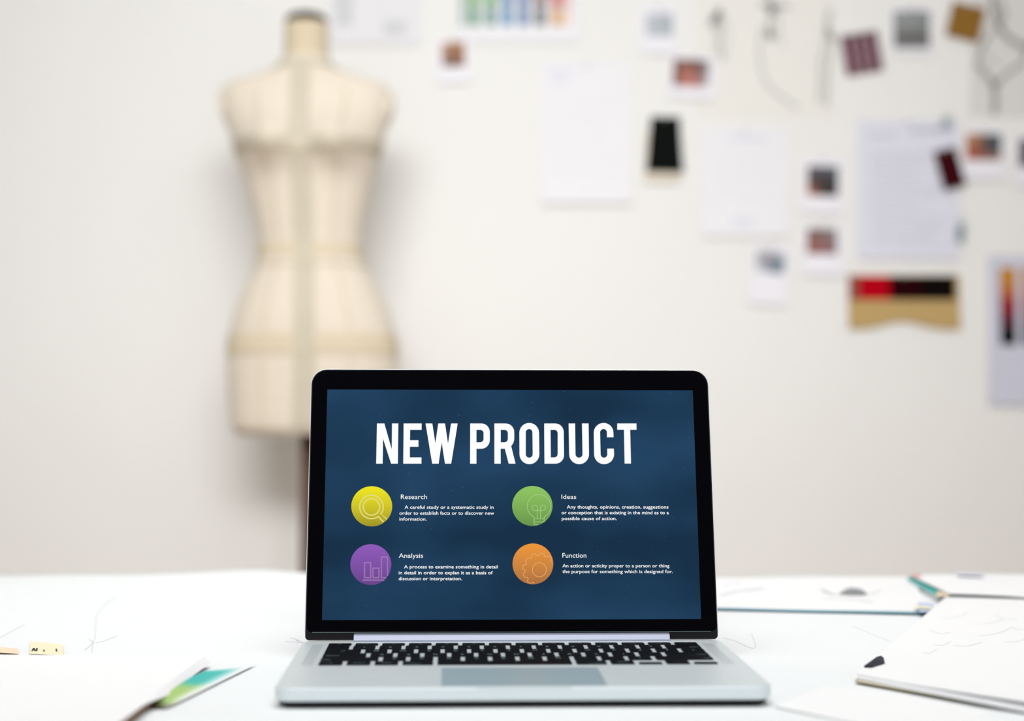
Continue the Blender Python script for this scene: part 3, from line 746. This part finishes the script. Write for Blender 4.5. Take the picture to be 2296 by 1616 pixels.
# right page with two columns of colour samples
s = Sheet('sample_page', 'lilac sample page with ochre, red and black squares, cut by right edge', 'sample page', 2216, 572, 2420, 908, 0, 0.022)
s.full('sheet', mat('lilac_grey_paper', (208, 210, 226), 0.8, noise_amt=0.012))
for cx in (2242, 2294, 2346):
    for (va, vb, c, nm) in ((600, 640, (196, 134, 38), 'ochre_sample'), (641, 668, (186, 100, 50), 'rust_sample'), (669, 702, (148, 34, 42), 'red_sample'), (703, 730, (92, 20, 36), 'wine_sample'), (731, 774, (16, 14, 18), 'black_sample')):
        a = s.px(cx, va); b = s.px(cx+36, vb); s.grid('colour_square', a[0], b[0], b[1], a[1], mat(nm, c, 0.9, spec=0.1), n=2, d=0.0008)
s.pin()
# clips on the lilac page
def clip(label, u, v, w, h, rot, col):
    c = on_depth(u, v, WALL); t = thing('paper_clip', label, 'clip', (c.x, WALL-0.022, c.z), 0, 'clips on the lilac page'); t.rotation_euler = (0, R(rot), 0)
    m = mat('clip_'+str(col[0]), col, 0.35, metal=0.6)
    bm = bmesh.new(); prism_bm(bm, [[(x, y, z) for y, z in ((0.004, h/2), (-0.004, h/2), (-0.0015, -h/2), (0.0015, -h/2))] for x in (-w/2, w/2)]); from_bm('jaw', bm, m, t)
    bm = bmesh.new(); tube_bm(bm, [(-w/3, -0.003, h*0.4), (-w/3, -0.006, h*0.95), (0, -0.007, h*1.15), (w/3, -0.006, h*0.95), (w/3, -0.003, h*0.4)], 0.0008, 6); from_bm('wire_handle', bm, m_pin, t)
clip('grey-green clip at the upper right corner of the lilac page', 2117, 278, 0.018, 0.020, 12, (146, 162, 166))
clip('teal-grey clip low on the right edge of the lilac page', 2149, 524, 0.014, 0.036, 4, (112, 136, 142))

# ------------------------------------------------------------------ papers on the table
def quad_sheet(name, pts, z, m, parent=None, n=14, dz=None, thick=0.0004, cols=None):
    """pts: far-left, far-right, near-right, near-left world xy; dz(s,t) lifts"""
    V, F, Cc = [], [], []
    for j in range(n+1):
        for i in range(n+1):
            a, b = i/n, j/n
            p = (pts[0]*(1-a)+pts[1]*a)*(1-b)+(pts[3]*(1-a)+pts[2]*a)*b
            V.append((p.x, p.y, z+(dz(a, b) if dz else 0)))
            if cols: Cc.append(lin(cols(a, b)))
    for j in range(n):
        for i in range(n):
            k = j*(n+1)+i; F.append((k, k+n+1, k+n+2, k+1))
    o = from_data(name, V, F, m, parent, smooth=False, cols=Cc or None)
    return solid(o, thick, -1)
def P2(u, v, z): p = on_table(u, v, z); return Vector((p.x, p.y))
def slab(name, pts, z0, z1, m, parent=None, jit=0):
    bm = bmesh.new(); L = []
    k = 4 if jit else 1
    for i in range(k+1):
        d = [Vector((random.uniform(-jit, jit), random.uniform(-jit, jit))) for _ in range(4)]
        L.append([(p.x+q.x, p.y+q.y, z0+(z1-z0)*i/k) for p, q in zip([pts[3], pts[2], pts[1], pts[0]], d)])
    prism_bm(bm, L); return from_bm(name, bm, m, parent)
def tstrokes(name, lst, z, m, parent, zf=None):
    VV, FF = [], []
    for pts, w in lst:
        P = [P2(u, v, z) for u, v in pts]
        Q = []
        for a, b in zip(P, P[1:]):
            for t in range(4): Q.append(tuple(a+(b-a)*t/4))
        Q.append(tuple(P[-1])); V, F = ribbon(Q, w); b0 = len(VV); VV += V; FF += [tuple(i+b0 for i in f) for f in F]
    return from_data(name, [(x, y, (zf(x, y) if zf else z)) for x, y in VV], FF, m, parent)
m_tpaper = mat('bright_paper', (248, 248, 249), 0.8, spec=0.2, noise_scale=12, noise_amt=0.008)
m_brown = mat('brown_board', (150, 118, 98), 0.85, noise_scale=30, noise_amt=0.08)
Z0 = TABLE+0.0016
# left pad
XR, YF = -0.2225, 1.225
pd = thing('paper_pad', 'thick white paper pad with brown backing board, bottom left corner', 'pad')
q = [Vector((-0.66, YF)), Vector((XR, YF)), Vector((XR-0.004, 0.78)), Vector((-0.66, 0.78))]
slab('backing_board', [p+Vector((-0.001 if p.x > -0.4 else 0, -0.004 if p.y > 1 else 0)) for p in q], Z0, Z0+0.0035, m_brown, pd)
slab('page_block', [p+Vector((-0.003 if p.x > -0.4 else 0, -0.003 if p.y > 1 else 0)) for p in q], Z0+0.0035, Z0+0.0068, m_tpaper, pd, 0.0004)
quad_sheet('top_page', [p+Vector((0.0045 if p.x > -0.4 and p.y > 1 else 0.001 if p.x > -0.4 else 0, 0)) for p in q], Z0+0.0077, m_tpaper, pd, n=90, dz=lambda a, b: 0.0003*math.sin(a*5+b*3)-0.0050*smooth(0.985, 1.0, a)*(1-smooth(0.30, 0.48, b)))
# teal and green leaf curling out beside the pad
m_leaf = attr_mat('printed_leaf', False, 0.6)
def mixc(a, b, t): return tuple(a[i]*(1-t)+b[i]*t for i in range(3))
def leafcol(a, b):
    c = mixc((60, 190, 182), (170, 205, 120), smooth(0.42, 0.62, b)); c = mixc(c, (62, 60, 26), smooth(0.86, 0.99, b))
    c = mixc((235, 243, 242), c, smooth(0.0, 0.16, b)); return mixc(c, (246, 248, 248), smooth(0.35, 0.98, a)*(1-0.5*smooth(0.75, 1, b)))
lf = [P2(470, 1494, Z0+0.004), P2(575, 1489, Z0), P2(372, 1588, Z0), P2(338, 1572, Z0+0.004)]
o = quad_sheet('printed_leaf', lf, Z0+0.0003, m_leaf, None, n=24, thick=0.0002, dz=lambda a, b: 0.003*(1-a)**2*(0.6+0.4*math.sin(b*4))+0.001*math.sin(math.pi*b)*(1-a), cols=leafcol)
tag(o, 'teal and green printed leaf curling out beside the left paper pad', 'paper')
# yellow label and orange strip behind the pad
m_yel = mat('yellow_tape', (246, 239, 204), 0.8)
t = thing('masking_tape_label', 'pale yellow tape label with handwriting behind the left pad', 'label')
quad_sheet('tape', [P2(68, 1439, Z0), P2(140, 1446, Z0), P2(142, 1470, Z0), P2(66, 1466, Z0)], Z0+0.0006, m_yel, t, n=4)
tstrokes('handwriting', [([(72, 1458), (76, 1452), (79, 1458)], 0.0012), ([(82, 1458), (83, 1452)], 0.0012), ([(98, 1456), (99, 1459)], 0.001), ([(126, 1454), (127, 1459)], 0.001)], Z0+0.0012, mat('black_ink', (60, 58, 56), 0.8), t)
o = quad_sheet('orange_strip', [P2(-30, 1449, Z0), P2(40, 1455, Z0), P2(42, 1466, Z0), P2(-30, 1462, Z0)], Z0+0.0006, mat('orange_paper', (255, 226, 196), 0.8), None, n=4)
tag(o, 'thin pale orange paper strip at the left edge behind the pad', 'paper strip')
# drawing sheet lying behind the laptop on the right, on a pale blue card
def zq(pts, z): return [P2(u, v, z) for u, v in pts]
o = thing('sketch_sheet', 'white sheet with a grey hat-like sketch lying behind the laptop', 'drawing')
pts = zq([(1500, 1301), (2046, 1300), (2088, 1374), (1500, 1362)], Z0)
quad_sheet('blue_card', zq([(1500, 1303), (2046, 1302), (2090, 1377), (1500, 1364)], Z0), Z0+0.0006, mat('pale_teal_card', (128, 178, 194), 0.7), o, thick=0.0004, dz=lambda a, b: 0.0002*math.sin(a*9))
quad_sheet('sheet', pts, Z0+0.0012, m_tpaper, o, dz=lambda a, b: 0.0002*math.sin(a*9)+0.0025*(1-b)**4*(0.5+0.5*math.sin(a*7+2)))
ZS = Z0+0.0016
m_char = mat('charcoal_grey', (140, 144, 146), 0.9)
blob = [P2(u, v, ZS) for u, v in ((1880, 1332), (1886, 1327), (1894, 1322), (1904, 1318), (1914, 1316.5), (1924, 1318), (1934, 1322), (1942, 1328), (1946, 1334), (1930, 1335), (1905, 1334.5))]
from_data('hat_shading', [(p.x, p.y, ZS+0.0001) for p in blob], [tuple(reversed(range(len(blob))))], m_char, o)
tstrokes('pencil_drawing', [([(1842, 1321), (1852, 1326), (1864, 1331), (1876, 1333)], 0.002)], ZS+0.0001, m_char, o)
tstrokes('pencil_line', [([(1846, 1342), (1880, 1341), (1920, 1344), (1960, 1350)], 0.0016)], ZS+0.0001, mat('pale_charcoal', (190, 194, 204), 0.9), o)
tstrokes('pencil_line', [([(1950, 1333), (1962, 1328), (1978, 1322)], 0.0018)], ZS+0.0001, mat('pale_charcoal', (190, 194, 204), 0.9), o)
tstrokes('pale_sketch_lines', [([(1624, 1313), (1634, 1309), (1660, 1305)], 0.003), ([(1614, 1335), (1650, 1325), (1712, 1318)], 0.004)], ZS+0.0001, mat('lilac_pencil', (212, 214, 228), 0.9), o)
# far right pile
m_teal = mat('teal_card', (70, 196, 190), 0.7)
ma = thing('magazine', 'white magazine with a teal corner in the far right pile', 'magazine')
q = zq([(2036, 1300), (2440, 1296), (2460, 1312), (2098, 1336)], Z0+0.003)
slab('teal_cover', [p+Vector((-0.001, -0.001)) for p in q], Z0+0.0040, Z0+0.0065, m_teal, ma)
slab('page_block', [p for p in q], Z0, Z0+0.0040, m_tpaper, ma)
slab('spine', zq([(2099, 1330), (2124, 1329), (2128, 1337), (2100, 1337)], Z0+0.0065), Z0+0.0066, Z0+0.0085, mat('tan_spine', (222, 205, 176), 0.8), ma)
o = quad_sheet('loose_sheet', zq([(2040, 1293), (2440, 1289), (2480, 1338), (2128, 1334)], Z0+0.008), Z0+0.0088, m_tpaper, None, dz=lambda a, b: 0.0006*math.sin(a*6)+0.001-0.0062*b*b*a)
tag(o, 'white loose sheet covering the magazine in the far right pile', 'paper')
o = quad_sheet('lilac_note', zq([(2142, 1285), (2200, 1287), (2210, 1292), (2150, 1291)], Z0+0.012), Z0+0.0126, m_lilac, None, n=4, dz=lambda a, b: 0.001*(1-a))
tag(o, 'small lilac note on top of the far right paper pile', 'note')
o = quad_sheet('page_marker', zq([(2040, 1290), (2066, 1290.5), (2066, 1292.5), (2040, 1292)], Z0+0.0105), Z0+0.0112, mat('pink_marker', (250, 150, 160), 0.7), None, n=2)
tag(o, 'tiny pink page marker at the left corner of the far right pile', 'page marker')
o = quad_sheet('note_card', zq([(2058, 1352), (2092, 1356), (2096, 1374), (2062, 1374)], Z0+0.003), Z0+0.0042, mat('pale_blue_note', (196, 208, 236), 0.8), None, n=4)
tag(o, 'pale blue note card poking out beside the right sketch pad', 'note')
o = quad_sheet('yellow_note', zq([(2052, 1357), (2088, 1361), (2090, 1366), (2050, 1362)], Z0+0.005), Z0+0.0055, m_yel, None, n=4)
tag(o, 'narrow yellow note on the pale blue note card', 'note')
# right sketch pad
sp = thing('sketch_pad', 'white sketch pad with faint pencil drawing at the right edge', 'sketch pad')
ZT = Z0+0.0056
q = zq([(2122, 1337), (2900, 1366), (2760, 1669), (1922, 1510)], ZT)
slab('tan_cover', [q[0], q[1], q[2]+Vector((0, 0.03)), q[3]+Vector((-0.002, -0.002))], Z0+0.0003, Z0+0.0015, mat('tan_board', (196, 184, 156), 0.8), sp)
slab('page_block', q, Z0+0.0015, Z0+0.0051, m_tpaper, sp, 0.0006)
quad_sheet('top_page', q, ZT, m_tpaper, sp, dz=lambda a, b: 0.003*smooth(0.1, 0.7, a)*b**7)
rnd = random.Random(4); st = []
for (ux, vy, L, k) in ((2110, 1385, 60, -0.5), (2086, 1412, 44, 0.3), (2180, 1398, 70, -0.4), (2196, 1424, 70, -0.6), (2140, 1446, 60, -0.3), (2230, 1378, 50, 0.4), (2252, 1438, 60, -0.5), (2094, 1444, 36, -0.4), (2266, 1404, 40, 0.2), (2070, 1462, 30, -0.6)):
    st.append(([(ux+L*t/8, vy+k*L*0.4*(t/8)+5*math.sin(math.pi*t/8)) for t in range(9)], 0.0022))
tstrokes('pencil_drawing', st, ZT+0.0001, mat('faint_pencil', (236, 237, 242), 0.9), sp)
t = thing('bulldog_clip', 'small dark navy clip gripping the left edge of the sketch pad', 'clip')
c0, c1 = P2(1944, 1497, ZT), P2(1972, 1477, ZT)
d = (c1-c0).normalized(); nrm = Vector((d.y, -d.x))
m_nav = mat('navy_enamel', (16, 18, 44), 0.6)
bm = bmesh.new()
prism_bm(bm, [[(p.x, p.y, z) for p, z in ((c-nrm*0.002, Z0+0.0003), (c-nrm*0.002, ZT+0.0015), (c+nrm*0.001, ZT+h), (c+nrm*w, ZT+0.0012), (c+nrm*w, ZT+0.0006), (c+nrm*0.0, ZT+0.0006))] for c, w, h in ((c0, 0.003, 0.002), (c0*0.5+c1*0.5, 0.008, 0.0035), (c1, 0.003, 0.0025))])
from_bm('jaw', bm, m_nav, t)
# curled sheet, bottom right
o = quad_sheet('curled_sheet', zq([(1850, 1536), (2200, 1588), (2700, 1780), (1735, 1581)], Z0), Z0-0.0006, m_tpaper, None, n=20, thick=0.0002, dz=lambda a, b: 0.0012*math.sin(math.pi*a)*(1-b))
tag(o, 'white curled sheet in front of the sketch pad, bottom right', 'paper')

# threads and hairs on the cloth
m_thr = mat('grey_thread', (196, 196, 206), 0.9)
def thread(label, strands, r=0.00014, m=m_thr):
    bm = bmesh.new()
    for s_ in strands:
        P = [on_table(u, v, TABLE+0.0006) for u, v in s_]; Q = []
        n = len(P)
        for i in range(n-1):
            for t in range(5):
                tt = t/5; p0, p1, p2, p3 = P[max(i-1, 0)], P[i], P[i+1], P[min(i+2, n-1)]
                Q.append(0.5*((2*p1)+(-p0+p2)*tt+(2*p0-5*p1+4*p2-p3)*tt*tt+(-p0+3*p1-3*p2+p3)*tt**3))
        Q.append(P[-1])
        for q_ in Q: q_.z = cloth_z(q_.x, q_.y)+r*1.2
        tube_bm(bm, Q, r, 5)
    tag(from_bm('loose_thread', bm, m), label, 'thread', 'loose threads on the cloth')
thread('thin curled grey thread on the cloth right of the laptop', [[(1622, 1428), (1645, 1434), (1668, 1444), (1686, 1451), (1694, 1447), (1690, 1432), (1684, 1418)]])
thread('tuft of short grey threads touching the left side of the laptop', [[(640, 1437), (660, 1438), (684, 1440)], [(650, 1428), (668, 1434), (684, 1442)], [(662, 1431), (670, 1438)]], 0.00016)
thread('branching thread tuft on the cloth above the left pad', [[(216, 1378), (214, 1405), (213, 1428), (208, 1440), (206, 1462)], [(208, 1440), (230, 1437), (262, 1424)], [(200, 1432), (208, 1440), (190, 1456)], [(216, 1378), (240, 1350), (262, 1338)]], 0.00016)
thread('single straight thread on the cloth at the left edge', [[(-10, 1434), (25, 1414), (55, 1398)]], 0.00014)
thread('faint long thread on the cloth left of the sketch pad', [[(1912, 1402), (1950, 1418), (1998, 1437)]], 0.0001)
